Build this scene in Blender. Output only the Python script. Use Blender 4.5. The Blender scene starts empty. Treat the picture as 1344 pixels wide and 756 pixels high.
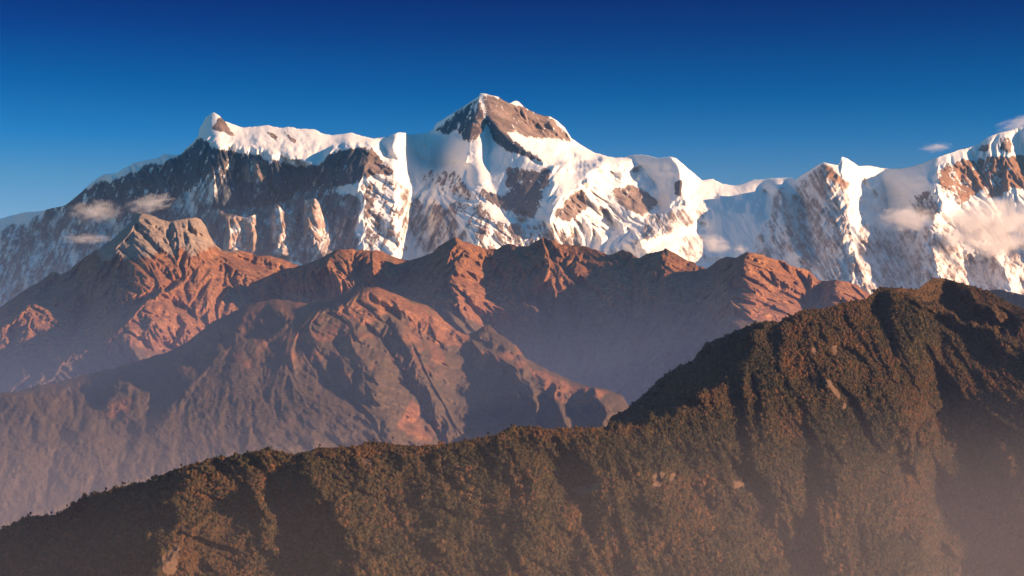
# Himalayan panorama at low sun: forested foothill, red-brown middle ridges, snow range, deep blue sky.
import bpy, math, random
import numpy as np
from mathutils import Vector

C = bpy.context.scene
COL = C.collection
R = math.radians

# ------------------------------------------------------------------ camera, sky, sun, exposure
F_PX = 2508.0                    # focal length in pixels of a 1344 px wide frame (30 degrees)
CX, CY, HORIZON = 672.0, 378.0, 640.0
PITCH = math.atan((HORIZON - CY) / F_PX)
CAM = np.array([0.0, 0.0, 800.0])          # 800 m above the valley floor

cam_d = bpy.data.cameras.new('camera')
cam = bpy.data.objects.new('camera', cam_d); COL.objects.link(cam)
cam.location = CAM; cam.rotation_euler = (math.pi / 2 + PITCH, 0, 0)
cam_d.sensor_fit = 'HORIZONTAL'; cam_d.angle = 2 * math.atan(672.0 / F_PX)
cam_d.clip_start = 1.0; cam_d.clip_end = 250000.0
C.camera = cam

SUN_EL, SUN_AZ = R(13.5), R(66)            # azimuth measured from "straight behind the camera" towards the right
sun_dir = Vector((math.cos(SUN_EL) * math.sin(SUN_AZ), -math.cos(SUN_EL) * math.cos(SUN_AZ), math.sin(SUN_EL)))
sl = bpy.data.lights.new('sun', 'SUN'); so = bpy.data.objects.new('sun', sl); COL.objects.link(so)
so.rotation_euler = sun_dir.to_track_quat('Z', 'Y').to_euler(); so.location = (3000, -1000, 4000)
sl.energy = 5.0; sl.angle = R(0.5); sl.color = (1.0, 0.63, 0.37)

w = bpy.data.worlds.new('World'); C.world = w; w.use_nodes = True
nt = w.node_tree; nt.nodes.clear()
out = nt.nodes.new('ShaderNodeOutputWorld'); bg = nt.nodes.new('ShaderNodeBackground')
sky = nt.nodes.new('ShaderNodeTexSky'); sky.sky_type = 'NISHITA'; sky.sun_disc = False
sky.sun_elevation = SUN_EL
sky.sun_rotation = math.atan2(sun_dir.x, sun_dir.y)
sky.altitude = 1600; sky.air_density = 1.0; sky.dust_density = 0.15; sky.ozone_density = 3.0
hs = nt.nodes.new('ShaderNodeHueSaturation'); hs.inputs['Saturation'].default_value = 1.35
geo = nt.nodes.new('ShaderNodeNewGeometry'); sep = nt.nodes.new('ShaderNodeSeparateXYZ')
ramp = nt.nodes.new('ShaderNodeValToRGB')      # navy at top of view, paler below; unseen zenith brightened, warmed to fill shade
mul = nt.nodes.new('ShaderNodeMix'); mul.data_type = 'RGBA'; mul.blend_type = 'MULTIPLY'; mul.inputs['Factor'].default_value = 1.0
nt.links.new(geo.outputs['Incoming'], sep.inputs[0])
neg = nt.nodes.new('ShaderNodeMath'); neg.operation = 'MULTIPLY'; neg.inputs[1].default_value = -1.0
nt.links.new(sep.outputs['Z'], neg.inputs[0]); nt.links.new(neg.outputs[0], ramp.inputs[0])
SKY_RAMP = [(0.0, (1, 1, 1)), (0.10, (1.45, 0.60, 0.47)), (0.135, (0.85, 0.50, 0.43)), (0.158, (0.55, 0.43, 0.40)), (0.18, (0.16, 0.33, 0.40)), (0.205, (0.02, 0.20, 0.31)), (0.235, (0.0, 0.070, 0.20)), (0.255, (0.0, 0.02, 0.145)), (0.29, (0.0, 0.03, 0.18)), (0.45, (1.3, 0.95, 0.72)), (1.0, (1.55, 1.05, 0.76))]
el = ramp.color_ramp.elements
el[0].position = SKY_RAMP[0][0]; el[0].color = (*SKY_RAMP[0][1], 1)
el[1].position = SKY_RAMP[-1][0]; el[1].color = (*SKY_RAMP[-1][1], 1)
for p, c in SKY_RAMP[1:-1]:
    e = el.new(p); e.color = (*c, 1)
nt.links.new(sky.outputs[0], hs.inputs['Color']); nt.links.new(hs.outputs[0], mul.inputs['A'])
nt.links.new(ramp.outputs[0], mul.inputs['B']); nt.links.new(mul.outputs['Result'], bg.inputs[0])
bg.inputs[1].default_value = 0.12
nt.links.new(bg.outputs[0], out.inputs[0])

C.view_settings.view_transform = 'Standard'; C.view_settings.look = 'None'
C.view_settings.exposure = 1.1; C.view_settings.gamma = 1.0; C.view_settings.use_curve_mapping = False
C.cycles.use_denoising = True
C.cycles.volume_bounces = 4; C.cycles.max_bounces = 6; C.cycles.diffuse_bounces = 2
C.cycles.transparent_max_bounces = 16
C.cycles.volume_step_rate = 1.0

# ------------------------------------------------------------------ numpy helpers
def rays(px, py):
    """unit-horizontal direction (ux, uy) and tangent of elevation of the sight line through a point of the view"""
    x = (px - CX) / F_PX; y = (CY - py) / F_PX
    dy = math.cos(PITCH) - y * math.sin(PITCH); dz = math.sin(PITCH) + y * math.cos(PITCH)
    h = np.sqrt(x * x + dy * dy)
    return x / h, dy / h, dz / h

def world(px, py, D):
    ux, uy, t = rays(px, py)
    return CAM[0] + D * ux, CAM[1] + D * uy, CAM[2] + D * t

def hash2(ix, iy, seed):
    n = (ix.astype(np.int64) * 374761393 + iy.astype(np.int64) * 668265263 + seed * 1442695041) & 0xffffffff
    n = ((n ^ (n >> 13)) * 1274126177) & 0xffffffff
    n = ((n ^ (n >> 16)) * 2246822519) & 0xffffffff
    return ((n ^ (n >> 15)) & 0xffffff) / float(0xffffff)

def vnoise(x, y, seed):
    ix = np.floor(x); iy = np.floor(y); fx = x - ix; fy = y - iy
    fx = fx * fx * fx * (fx * (fx * 6 - 15) + 10); fy = fy * fy * fy * (fy * (fy * 6 - 15) + 10)
    a = hash2(ix, iy, seed); b = hash2(ix + 1, iy, seed); c = hash2(ix, iy + 1, seed); d = hash2(ix + 1, iy + 1, seed)
    return (a + (b - a) * fx) * (1 - fy) + (c + (d - c) * fx) * fy

def fbm(x, y, seed, octs=4, gain=0.5):
    s = 0; a = 1.0; t = 0
    for i in range(octs):
        s = s + a * (vnoise(x, y, seed + i * 17) * 2 - 1); t += a; a *= gain
        x, y = x * 1.93 + y * 0.33 + 5.1, y * 1.93 - x * 0.33 + 1.7
    return s / t

def blur(a, n):
    for _ in range(n):
        b = np.pad(a, 1, mode='edge')
        a = (b[1:-1, :-2] + 2 * b[1:-1, 1:-1] + b[1:-1, 2:]) / 4
        b = np.pad(a, 1, mode='edge')
        a = (b[:-2, 1:-1] + 2 * b[1:-1, 1:-1] + b[2:, 1:-1]) / 4
    return a

def wide(a, r):
    """broad blur: two passes of a running mean of radius r"""
    r = max(1, int(r))
    for _ in range(2):
        for ax in (0, 1):
            p = np.moveaxis(a, ax, 0)
            q = np.concatenate([np.repeat(p[:1], r + 1, 0), p, np.repeat(p[-1:], r, 0)], 0)
            c = np.cumsum(q, 0); a = np.moveaxis((c[2 * r + 1:] - c[:-2 * r - 1]) / (2 * r + 1), 0, ax)
    return a

def smooth1(a, r):
    k = np.hanning(2 * r + 3)[1:-1]; k /= k.sum()
    return np.convolve(np.pad(a, r, mode='edge'), k, mode='valid')

def interp(pts, x):
    p = np.array(pts, float); return np.interp(x, p[:, 0], p[:, 1])

def membrane(W, H, samples, up=4):
    """surface stretched between traced lines: Laplace interpolation, coarse to fine"""
    sx, sy, sv = samples
    f = None
    for lev in range(6, -1, -1):
        c = 2 ** lev
        w_, h_ = (W + c - 1) // c, (H + c - 1) // c
        if w_ < 4 or h_ < 4: continue
        ix = np.clip((sx / c).astype(int), 0, w_ - 1); iy = np.clip((sy / c).astype(int), 0, h_ - 1)
        cnt = np.zeros((h_, w_)); val = np.zeros((h_, w_))
        np.add.at(cnt, (iy, ix), 1); np.add.at(val, (iy, ix), sv)
        m = cnt > 0; val[m] /= cnt[m]
        if f is None: f = np.full((h_, w_), sv.mean())
        else:
            yy = np.clip((np.arange(h_) + 0.5) / 2 - 0.5, 0, f.shape[0] - 1); xx = np.clip((np.arange(w_) + 0.5) / 2 - 0.5, 0, f.shape[1] - 1)
            f = bilin(f, xx[None, :] + 0 * yy[:, None], yy[:, None] + 0 * xx[None, :])
        for _ in range(150 if lev > 1 else (60 if lev == 1 else 25)):
            f[m] = val[m]
            p = np.pad(f, 1, mode='edge')
            f = (p[:-2, 1:-1] + p[2:, 1:-1] + p[1:-1, :-2] + p[1:-1, 2:]) * 0.25
        f[m] = val[m]
    return f

def bilin(f, x, y):
    h, w_ = f.shape
    x = np.clip(x, 0, w_ - 1.001); y = np.clip(y, 0, h - 1.001)
    ix = x.astype(int); iy = y.astype(int); fx = x - ix; fy = y - iy
    return (f[iy, ix] * (1 - fx) + f[iy, ix + 1] * fx) * (1 - fy) + (f[iy + 1, ix] * (1 - fx) + f[iy + 1, ix + 1] * fx) * fy

def inpoly(X, Y, poly):
    r = np.zeros(X.shape, bool); n = len(poly)
    for i in range(n):
        x0, y0 = poly[i]; x1, y1 = poly[(i + 1) % n]
        if y0 == y1: continue
        c = ((y0 > Y) != (y1 > Y)) & (X < (x1 - x0) * (Y - y0) / (y1 - y0) + x0)
        r ^= c
    return r

def gullies(X, Y, dirx, diry, lam, seed):
    """grain combed along the slope (dirx, diry): long gullies that run together downhill"""
    h, w_ = X.shape
    n = vnoise(X / (lam * 0.5), Y / (lam * 0.5), seed) + 0.35 * vnoise(X / (lam * 0.27), Y / (lam * 0.27), seed + 5)
    acc = n * 1.0; step = max(0.8, lam * 0.22); tot = 1.0
    gy0, gx0 = np.mgrid[0:h, 0:w_]
    for sgn in (1, -1):
        x = gx0 + 0.0; y = gy0 + 0.0
        for k in range(11):
            ix = np.clip(x + 0.5, 0, w_ - 1).astype(np.int32); iy = np.clip(y + 0.5, 0, h - 1).astype(np.int32)
            x += sgn * step * dirx[iy, ix]; y += sgn * step * diry[iy, ix]
            ix = np.clip(x + 0.5, 0, w_ - 1).astype(np.int32); iy = np.clip(y + 0.5, 0, h - 1).astype(np.int32)
            q = 1.0 - k / 12.0
            acc += q * n[iy, ix]; tot += q
    acc /= tot
    acc = blur(acc, 1); acc = acc - wide(acc, lam * 1.2)
    return acc / (acc.std() + 1e-9)

# ------------------------------------------------------------------ mountains as relief surfaces
class Range:
    """one mountain range: the skyline and the ridges and valleys traced from the photograph, each at its own
    distance; surface heights between them follow from a stretched membrane plus eroded gullies"""
    def __init__(s, x0, x1, skyline, bottom, Dcrest, slope, lines, base_sky=None, sky_off=None, sky_rough=0.0, seed=1, warp=7.0, bsm=14, calm=None):
        s.x0, s.x1 = x0, x1
        s.W = x1 - x0
        xs = np.arange(x0, x1) + 0.0
        skyx = interp(skyline, xs)
        if sky_rough: skyx = skyx + sky_rough * fbm(xs / 7.0, xs * 0 + seed, seed + 3, 4, 0.6)
        s.sky = skyx
        s.bot = interp(bottom, xs)
        s.y0 = int(math.floor(skyx.min())) - 12; s.y1 = int(math.ceil(s.bot.max())) + 4
        s.H = s.y1 - s.y0
        X, Y = np.meshgrid(xs, np.arange(s.y0, s.y1) + 0.0); s.X, s.Y = X, Y
        b = smooth1(interp(base_sky if base_sky else skyline, xs), bsm)
        Dc = smooth1(interp(Dcrest, xs), 10) * 1000.0
        _, _, t = rays(X, Y)
        g = (1.0 / F_PX) / np.maximum(0.12, slope - t)
        G = np.cumsum(g, axis=0)
        Gb = bilin(G, X[0] - x0, b - s.y0)
        s.D = Dc[None, :] * np.exp(-(G - Gb[None, :]))
        px, py, pv = [], [], []
        def put(pts):
            p = np.array(pts, float)
            L = np.hypot(np.diff(p[:, 0]), np.diff(p[:, 1]))
            for i in range(len(L)):
                n = max(2, int(L[i] * 1.5)); k = np.linspace(0, 1, n)
                px.append(p[i, 0] + (p[i + 1, 0] - p[i, 0]) * k - x0); py.append(p[i, 1] + (p[i + 1, 1] - p[i, 1]) * k - s.y0)
                pv.append(p[i, 2] + (p[i + 1, 2] - p[i, 2]) * k)
        so_ = interp(sky_off, xs) if sky_off else xs * 0
        for k in range(0, s.W - 1, 1):
            px.append(np.array([k + 0.5])); py.append(np.array([skyx[k] - s.y0 - 1])); pv.append(np.array([so_[k]]))
        for l in lines: put(l)
        sx, sy, sv = np.concatenate(px), np.concatenate(py), np.concatenate(pv)
        ok = (sx >= 0) & (sx < s.W) & (sy >= 0) & (sy < s.H)
        o = blur(membrane(s.W, s.H, (sx[ok], sy[ok], sv[ok])), 2)
        fade = np.clip((Y - skyx[None, :] - 2) / 14.0, 0, 1) * warp * (calm(X, Y) if calm else 1.0)
        wx = fade * (fbm(X / 38, Y / 38, seed + 201, 2) + 0.55 * fbm(X / 13, Y / 13, seed + 202, 3)) * 1.3
        wy = fade * (fbm(X / 38, Y / 38, seed + 203, 2) + 0.55 * fbm(X / 13, Y / 13, seed + 204, 3)) * 1.0
        s.off = bilin(o, X - x0 + wx, Y - s.y0 + wy)
        s.slope = slope
        s.unit = 1.0 / F_PX
        s.seed = seed
    def erode(s, lams, amps, mask=1.0, warp=6.0, bias=0.35):
        X, Y = s.X, s.Y
        wx = warp * fbm(X / 45, Y / 45, s.seed + 50, 3); wy = warp * fbm(X / 45, Y / 45, s.seed + 60, 3)
        tot = np.zeros_like(X)
        _, _, t = rays(X, Y)
        for i, (lam, amp) in enumerate(zip(lams, amps)):
            o = wide(s.off + tot, lam * 0.3)
            ox = np.gradient(o, axis=1) * np.maximum(0.2, (s.slope - t)) / s.slope
            fz = np.clip(1.0 / s.slope - np.gradient(o, axis=0), 0.3, 4)
            dx = ox * fz; dy = 1 + ox * ox; n = np.hypot(dx, dy)
            gl = gullies(X + wx, Y + wy, (dx / n + bias) / np.hypot(dx / n + bias, dy / n), (dy / n) / np.hypot(dx / n + bias, dy / n), lam, s.seed * 31 + i)
            a = 0.55 + 0.9 * vnoise(X / (lam * 2.5), Y / (lam * 2.5), s.seed + 90 + i)
            ridge = 0.55 * gl + 0.75 * np.abs(gl) - 0.6      # sharp spurs, deep gullies
            tot = tot + amp * a * ridge * mask
        s.gul = tot
        s.off = s.off + tot
    def depth(s):
        return s.D * (1 + s.off * s.unit)
    def at(s, px, py):
        """world position of the surface seen at a point of the view"""
        d = bilin(s.Dfin, px - s.x0, py - s.y0)
        return world(px, py, d)
    def build(s, name, material, attrs, step=1.0, back_slope=0.6, back_len=4000.0, rows=None):
        s.Dfin = s.depth()
        nx = int((s.W - 2) / step) + 1
        us = s.x0 + np.arange(nx) * step
        sk = np.interp(us, np.arange(s.x0, s.x1), s.sky); bt = np.interp(us, np.arange(s.x0, s.x1), s.bot)
        ny = rows or int((bt - sk).max() / step)
        v = np.linspace(0, 1, ny)[:, None]
        PX = us[None, :] + 0 * v; PY = sk[None, :] + v * (bt - sk)[None, :]
        D = bilin(s.Dfin, PX - s.x0, PY - s.y0)
        x, y, z = world(PX, PY, D)
        P = np.stack([x, y, z], -1)
        # behind the crest the mountain falls away again; below the lowest visible row it runs down to the valley floor
        ux, uy, _ = rays(us, sk)
        back = []
        for q in (1.0, 0.66, 0.42, 0.24, 0.12, 0.05, 0.018, 0.005):
            L = back_len * q
            n_ = fbm(us / 60, us * 0 + q * 9, s.seed + 77, 4)
            zz = np.maximum(P[0, :, 2] - back_slope * L * (1 + 0.35 * n_ * (q < 0.9)), -5.0)
            back.append(np.stack([P[0, :, 0] + ux * L, P[0, :, 1] + uy * L, zz], -1))
        ux, uy, _ = rays(us, bt)
        fr = []
        zb = P[-1, :, 2]
        for q in (0.2, 0.5, 0.8, 1.0):
            L = (zb + 5) * q * 0.9
            fr.append(np.stack([P[-1, :, 0] - ux * L, P[-1, :, 1] - uy * L, zb - (zb + 5) * q], -1))
        full = np.concatenate([np.array(back), P, np.array(fr)], 0)
        nb = len(back); ny2 = full.shape[0]
        me = bpy.data.meshes.new(name)
        nv = nx * ny2
        me.vertices.add(nv); me.vertices.foreach_set('co', full.reshape(-1).astype(np.float32))
        i = np.arange(nv).reshape(ny2, nx)
        q = np.stack([i[:-1, :-1], i[1:, :-1], i[1:, 1:], i[:-1, 1:]], -1).reshape(-1, 4)
        me.loops.add(q.size); me.loops.foreach_set('vertex_index', q.reshape(-1).astype(np.int32))
        me.polygons.add(len(q)); me.polygons.foreach_set('loop_start', np.arange(0, q.size, 4, dtype=np.int32))
        me.polygons.foreach_set('use_smooth', np.ones(len(q), bool))
        me.update(calc_edges=True)
        for an, fld in attrs.items():
            a = bilin(fld, PX - s.x0, PY - s.y0)
            a = np.concatenate([np.repeat(a[:1], nb, 0), a, np.repeat(a[-1:], 4, 0)], 0)
            at_ = me.attributes.new(an, 'FLOAT', 'POINT'); at_.data.foreach_set('value', a.reshape(-1).astype(np.float32))
        me.materials.append(material)
        o = bpy.data.objects.new(name, me); COL.objects.link(o); o['kind'] = 'structure'
        return o

# ------------------------------------------------------------------ materials
class N:
    def __init__(s, name):
        s.m = bpy.data.materials.new(name); s.m.use_nodes = True; s.t = s.m.node_tree; s.t.nodes.clear()
        s.out = s.t.nodes.new('ShaderNodeOutputMaterial')
    def n(s, kind, **kw):
        d = s.t.nodes.new('ShaderNode' + kind)
        for k, v in kw.items(): setattr(d, k, v)
        return d
    def l(s, a, b): s.t.links.new(a, b)
    def attr(s, name): return s.n('Attribute', attribute_name=name).outputs['Fac']
    def pos(s): return s.n('NewGeometry').outputs['Position']
    def noise(s, scale, detail=5, rough=0.6, vec=None, dist=0.0):
        d = s.n('TexNoise'); d.inputs['Scale'].default_value = scale; d.inputs['Detail'].default_value = detail
        d.inputs['Roughness'].default_value = rough; d.inputs['Distortion'].default_value = dist
        s.l(vec if vec is not None else s.pos(), d.inputs['Vector']); return d.outputs['Fac']
    def math(s, op, a, b=None, c=None):
        d = s.n('Math', operation=op)
        for i, v in enumerate((a, b, c)):
            if v is None: continue
            if isinstance(v, (int, float)): d.inputs[i].default_value = v
            else: s.l(v, d.inputs[i])
        return d.outputs[0]
    def ramp(s, f, lo, hi):
        d = s.n('MapRange', interpolation_type='SMOOTHSTEP'); s.l(f, d.inputs[0]); d.inputs[1].default_value = lo; d.inputs[2].default_value = hi
        return d.outputs[0]
    def mix(s, f, a, b):
        d = s.n('Mix', data_type='RGBA')
        if isinstance(f, (int, float)): d.inputs['Factor'].default_value = f
        else: s.l(f, d.inputs['Factor'])
        for k, v in (('A', a), ('B', b)):
            if isinstance(v, tuple): d.inputs[k].default_value = (*v, 1)
            else: s.l(v, d.inputs[k])
        return d.outputs['Result']
    def bump(s, h, dist, strength=1.0):
        d = s.n('Bump'); d.inputs['Distance'].default_value = dist; d.inputs['Strength'].default_value = strength
        s.l(h, d.inputs['Height']); return d.outputs[0]
    def done(s, col, rough=0.9, normal=None, spec=0.1):
        p = s.n('BsdfPrincipled'); p.inputs['Roughness'].default_value = rough; p.inputs['Specular IOR Level'].default_value = spec
        if isinstance(col, tuple): p.inputs['Base Color'].default_value = (*col, 1)
        else: s.l(col, p.inputs['Base Color'])
        if normal is not None: s.l(normal, p.inputs['Normal'])
        s.l(p.outputs[0], s.out.inputs['Surface']); return s.m

def snow_material():
    n = N('snow_and_rock')
    f = n.noise(0.011, 8, 0.68)
    f2 = n.noise(0.0025, 5, 0.6)
    k = n.math('ADD', n.attr('snow'), n.math('MULTIPLY', n.math('SUBTRACT', f, 0.5), 1.6))
    k = n.ramp(k, 0.36, 0.64)
    soft_k = n.math('ADD', n.attr('snow'), n.math('MULTIPLY', n.math('SUBTRACT', f, 0.5), 0.9))
    soft_k = n.ramp(soft_k, 0.0, 1.1)
    dd = n.n('Mix', data_type='FLOAT'); n.l(n.attr('dust'), dd.inputs['Factor']); n.l(k, dd.inputs['A']); n.l(soft_k, dd.inputs['B']); k = dd.outputs['Result']
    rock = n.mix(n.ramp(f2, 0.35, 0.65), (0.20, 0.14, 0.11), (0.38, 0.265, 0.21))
    rock = n.mix(n.math('MAXIMUM', n.attr('dark'), 0.0), rock, (0.046, 0.054, 0.070))  # dark bluish stone, also painted in as shade on sunless faces
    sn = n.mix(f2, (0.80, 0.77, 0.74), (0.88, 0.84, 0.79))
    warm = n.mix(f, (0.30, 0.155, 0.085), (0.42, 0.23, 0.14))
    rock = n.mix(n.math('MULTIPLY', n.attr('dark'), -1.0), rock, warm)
    col = n.mix(k, rock, sn)
    h = n.math('MULTIPLY', n.math('SUBTRACT', 1.28, k), f)
    return n.done(col, 0.85, n.bump(h, 55.0, 0.8), 0.05)

def slope_material(name, fine=1.0, relief=26.0):
    n = N(name)
    f = n.noise(0.02 * fine, 8, 0.7); f2 = n.noise(0.004, 5, 0.6)
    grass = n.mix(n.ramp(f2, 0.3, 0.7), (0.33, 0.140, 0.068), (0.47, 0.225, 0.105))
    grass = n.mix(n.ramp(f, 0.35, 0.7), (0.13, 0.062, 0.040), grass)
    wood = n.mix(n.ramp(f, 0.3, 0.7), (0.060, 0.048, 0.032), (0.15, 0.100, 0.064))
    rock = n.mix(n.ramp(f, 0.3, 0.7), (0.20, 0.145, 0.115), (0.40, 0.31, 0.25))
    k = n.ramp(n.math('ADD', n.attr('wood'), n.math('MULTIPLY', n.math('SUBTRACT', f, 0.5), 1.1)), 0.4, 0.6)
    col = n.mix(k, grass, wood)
    k2 = n.ramp(n.math('ADD', n.attr('rock'), n.math('MULTIPLY', n.math('SUBTRACT', f, 0.5), 0.9)), 0.4, 0.6)
    col = n.mix(k2, col, rock)
    f3 = n.noise(0.05 * fine, 5, 0.7)
    return n.done(col, 0.95, n.bump(n.math('ADD', f, n.math('MULTIPLY', f3, 0.35)), relief, 0.8), 0.0)

def foothill_material():
    n = N('forest_floor')
    f = n.noise(0.06, 7, 0.65); f2 = n.noise(0.006, 4, 0.6)
    col = n.mix(n.ramp(f, 0.3, 0.7), (0.035, 0.032, 0.018), (0.075, 0.052, 0.028))
    gr = n.mix(f, (0.05, 0.034, 0.02), (0.10, 0.058, 0.032))
    col = n.mix(n.ramp(n.math('ADD', n.attr('grass'), n.math('MULTIPLY', n.math('SUBTRACT', f2, 0.5), 0.8)), 0.4, 0.6), col, gr)
    scar = n.mix(f, (0.09, 0.056, 0.036), (0.19, 0.12, 0.08))
    col = n.mix(n.ramp(n.math('ADD', n.attr('scar'), n.math('MULTIPLY', n.math('SUBTRACT', f, 0.5), 1.6)), 0.40, 0.75), col, scar)
    return n.done(col, 0.95, n.bump(f, 5.0, 0.8), 0.0)

# ------------------------------------------------------------------ the snow range (24 to 34 km away)
SNOW_SKY = [(-200,318),(-100,302),(0,287.5),(11,284),(28.5,279.5),(53.5,277),(68,273.5),(80,271),(87.5,268),(100,258),(111,248),(125,236),(136,229),(153,227.5),(164,220),(177,213),(193,210.5),(205,208),(217,202),(228.5,203.5),(236,203),(246,193),(255,185),(260.7,178),(261.6,169),(266,163),(269.6,154),(280.4,147),(287.5,151.5),(294.6,158.5),(305,163),(318,167),(336,166),(352,164),(366,168),(378.5,166),(389,168.5),(412.5,169.6),(421.5,174.6),(435.7,177.5),(450,176),(460.7,174),(475,178.7),(489,181.4),(507,180),(514,177),(523,173.4),(532,174.3),(539,177),(560.7,174),(568,170),(574,161),(589,152),(603.6,142),(618,133),(628.6,126),(630.4,122),(639,123.4),(653.6,127),(660.7,132),(668.8,136),(676.8,132),(680,133),(687.5,140),(696,145),(705,149.6),(714,152),(722,152.5),(732,159),(741,167),(750,181.5),(764,191),(778.6,200),(793,204),(807,207),(818,207),(832,203),(839,203),(852,204),(863.4,208),(878.6,205.5),(886,207),(896,215),(909,226),(921.4,236.4),(936,234.6),(948,241),(964,243.6),(978.6,240),(989,236),(1014,234),(1039,233),(1044,236),(1057,227),(1071,218),(1080,212.7),(1100,217),(1103.6,212),(1105,205.5),(1110.7,207),(1127,218),(1141,217.5),(1161,221),(1178.6,221.6),(1196,218),(1211,213.6),(1229,207),(1257.6,197),(1282.6,190),(1297,180),(1309,175),(1318,173),(1332.6,168.6),(1344,166),(1400,150),(1470,158),(1545,185)]
SNOW_D = [(-200,35.2),(0,33.6),(100,32.5),(200,31.4),(262,30.9),(280,30.8),(350,30.5),(420,30.0),(500,29.7),(522,29.5),(540,32.2),(565,33.1),(590,32.6),(628,31.5),(750,31.8),(793,31.5),(820,31.4),(880,30.4),(920,30.6),(1000,30.4),(1038,30.1),(1080,27.8),(1105,28.3),(1130,29.5),(1165,29.7),(1200,29.1),(1229,28.6),(1260,29.2),(1344,30.0),(1545,30.3)]
SNOW_LINES = [
 # western summit: snow cap edge, wall below, its foot
 [(262,178,-10),(285,192,-50),(310,192,-60),(345,200,-80),(380,209,-95),(416,216,-100)],
 [(-100,360,40),(0,340,45),(70,310,60),(130,300,70),(200,285,75),(260,275,70),(320,272,48),(380,264,10),(424,245,-40)],
 # dark rock peak in front of the snow field
 [(416,219,-105),(427,207,-118),(439,199,-130),(454,197,-140),(471,196,-150),(487,192,-165),(503,210,-150),(514,223,-145),(534,246,-140)],
 [(416,214,-75),(427,202,-62),(439,194,-52),(471,191,-50),(487,187,-55),(505,205,-65),(518,222,-85),(538,244,-120)],
 [(487,193,-168),(481,215,-180),(475,243,-200),(471,272,-212),(473,300,-225),(475,330,-240)],
 [(425,230,-50),(428,262,-75),(436,290,-115),(446,325,-165)],
 [(443,245,-110),(450,258,-145),(466,274,-200)],
 [(541,250,-142),(541,265,-150),(540,283,-165),(534,305,-200),(552,330,-240)],
 [(541,256,-150),(561,258,-195),(578,268,-240),(590,280,-268),(600,293,-280),(612,308,-300),(628,322,-320)],
 # ribs standing in the sun below the wall
 [(298,284,-30),(300,305,-95),(305,330,-160),(310,345,-200)], [(283,300,60),(288,330,20)], [(336,285,-35),(336,310,-85),(345,335,-145)],
 [(360,268,-70),(367,290,-140),(365,315,-190),(372,335,-240)], [(350,290,-15),(348,318,-60)], [(387,285,-80),(388,310,-135),(393,335,-195)],
 [(401,262,-105),(406,283,-160),(412,311,-215),(420,338,-260)], [(426,283,-130),(432,305,-185)], [(397,275,-45),(402,300,-100)],
 # snow dome
 [(523,174,-15),(520,190,-45),(519,210,-75),(522,228,-105)], [(500,186,-10),(508,200,-10),(516,218,-70)], [(543,184,5),(549,198,14),(553,213,28)],
 # central pyramid: left rib, dark valley, middle rib, bench below
 [(630,124,0),(627,135,-28),(621,153,-68),(620,172,-98),(616,190,-122),(612,215,-155)],
 [(554,215,38),(580,218,-15),(604,219,-85)],
 [(638,160,-25),(645,176,-38),(643,196,-50),(639,210,-62),(644,232,-100)],
 [(630,124,0),(637,146,-45),(647,161,-85),(656,172,-112),(668,184,-142),(684,195,-178),(707,210,-222),(727,217,-250)],
 [(672,150,10),(700,172,15),(730,195,0),(752,205,-30)],
 [(552,226,-60),(590,232,-110),(626,243,-150)], [(611,246,-150),(620,266,-185),(636,281,-215),(654,290,-235),(668,297,-250)],
 [(645,238,-105),(655,268,-155),(680,288,-195),(708,297,-240)],
 # ridge right of the basin
 [(727,217,-252),(740,213,-258),(766,217,-285),(787,214,-310)], [(740,208,-95),(766,212,-65),(787,209,-45)],
 [(787,216,-315),(770,240,-355),(755,250,-378),(742,264,-390),(723,277,-385),(714,294,-355),(770,240,-275),(755,250,-305),(742,264,-325),(723,277,-325),(713,294,-320)],
 [(812,225,-200),(812,250,-225),(820,272,-245),(825,287,-265)],
 [(714,301,-320),(770,303,-300),(800,300,-280),(826,288,-265)],
 [(740,332,-260),(790,328,-315),(840,318,-370),(864,306,-330),(885,306,-270)], [(925,290,-120),(930,320,-170)],
 # rounded snow peaks and glacier plateau
 [(880,206,-25),(890,220,-70),(894,235,-105),(896,255,-150),(905,262,-170)], [(828,222,45),(845,238,35),(860,246,10)],
 [(832,250,-60),(850,258,-75),(868,270,-60)], [(838,268,-130),(856,280,-115)],
 [(917,246,-60),(935,258,-90)], [(905,264,-172),(930,268,-120),(995,274,-100)], [(905,270,-172),(930,275,-150),(995,281,-140)],
 [(1021,243,-30),(1024,255,-85),(1022,278,-125),(1030,300,-170),(1050,340,-225)],
 [(1005,250,25),(1000,272,-60)], [(1042,262,60),(1048,285,20),(1062,320,-20),(1077,345,-60),(1088,400,-170)],
 # eastern massif
 [(1080,213,0),(1095,228,-45),(1112,243,-90),(1122,252,-130),(1118,275,-180),(1121,300,-225),(1126,328,-270),(1130,350,-305),(1136,405,-400)],
 [(1136,235,30),(1146,262,0),(1148,290,-40),(1150,325,-90)],
 [(1227,219,-25),(1221,235,-75),(1224,255,-110),(1232,275,-140),(1222,300,-175),(1218,320,-205),(1230,350,-250),(1236,385,-300)],
 [(1148,226,15),(1158,244,45),(1168,266,62),(1178,290,40),(1186,320,10),(1192,360,-60)],
 [(1250,212,-5),(1290,206,-10),(1344,203,-20)], [(1262,228,-10),(1290,250,-30),(1330,262,-45)],
 [(1255,300,-60),(1290,325,-90),(1316,356,-150),(1330,385,-200)], [(1300,300,20),(1344,340,-20),(1360,380,-80)],
 [(1285,345,-70),(1300,380,-130)],
]
snow = Range(-200, 1545, SNOW_SKY, [(-200,470),(60,430),(190,400),(330,400),(420,365),(700,372),(1000,385),(1140,410),(1545,420)], SNOW_D, 0.60, SNOW_LINES, sky_rough=0.9, seed=3, bsm=26,
              calm=lambda X, Y: 1 - 0.75 * np.clip(1.3 - np.abs(X - 665) / 110, 0, 1) * np.clip((320 - Y) / 60, 0, 1))
X, Y = snow.X, snow.Y
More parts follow.
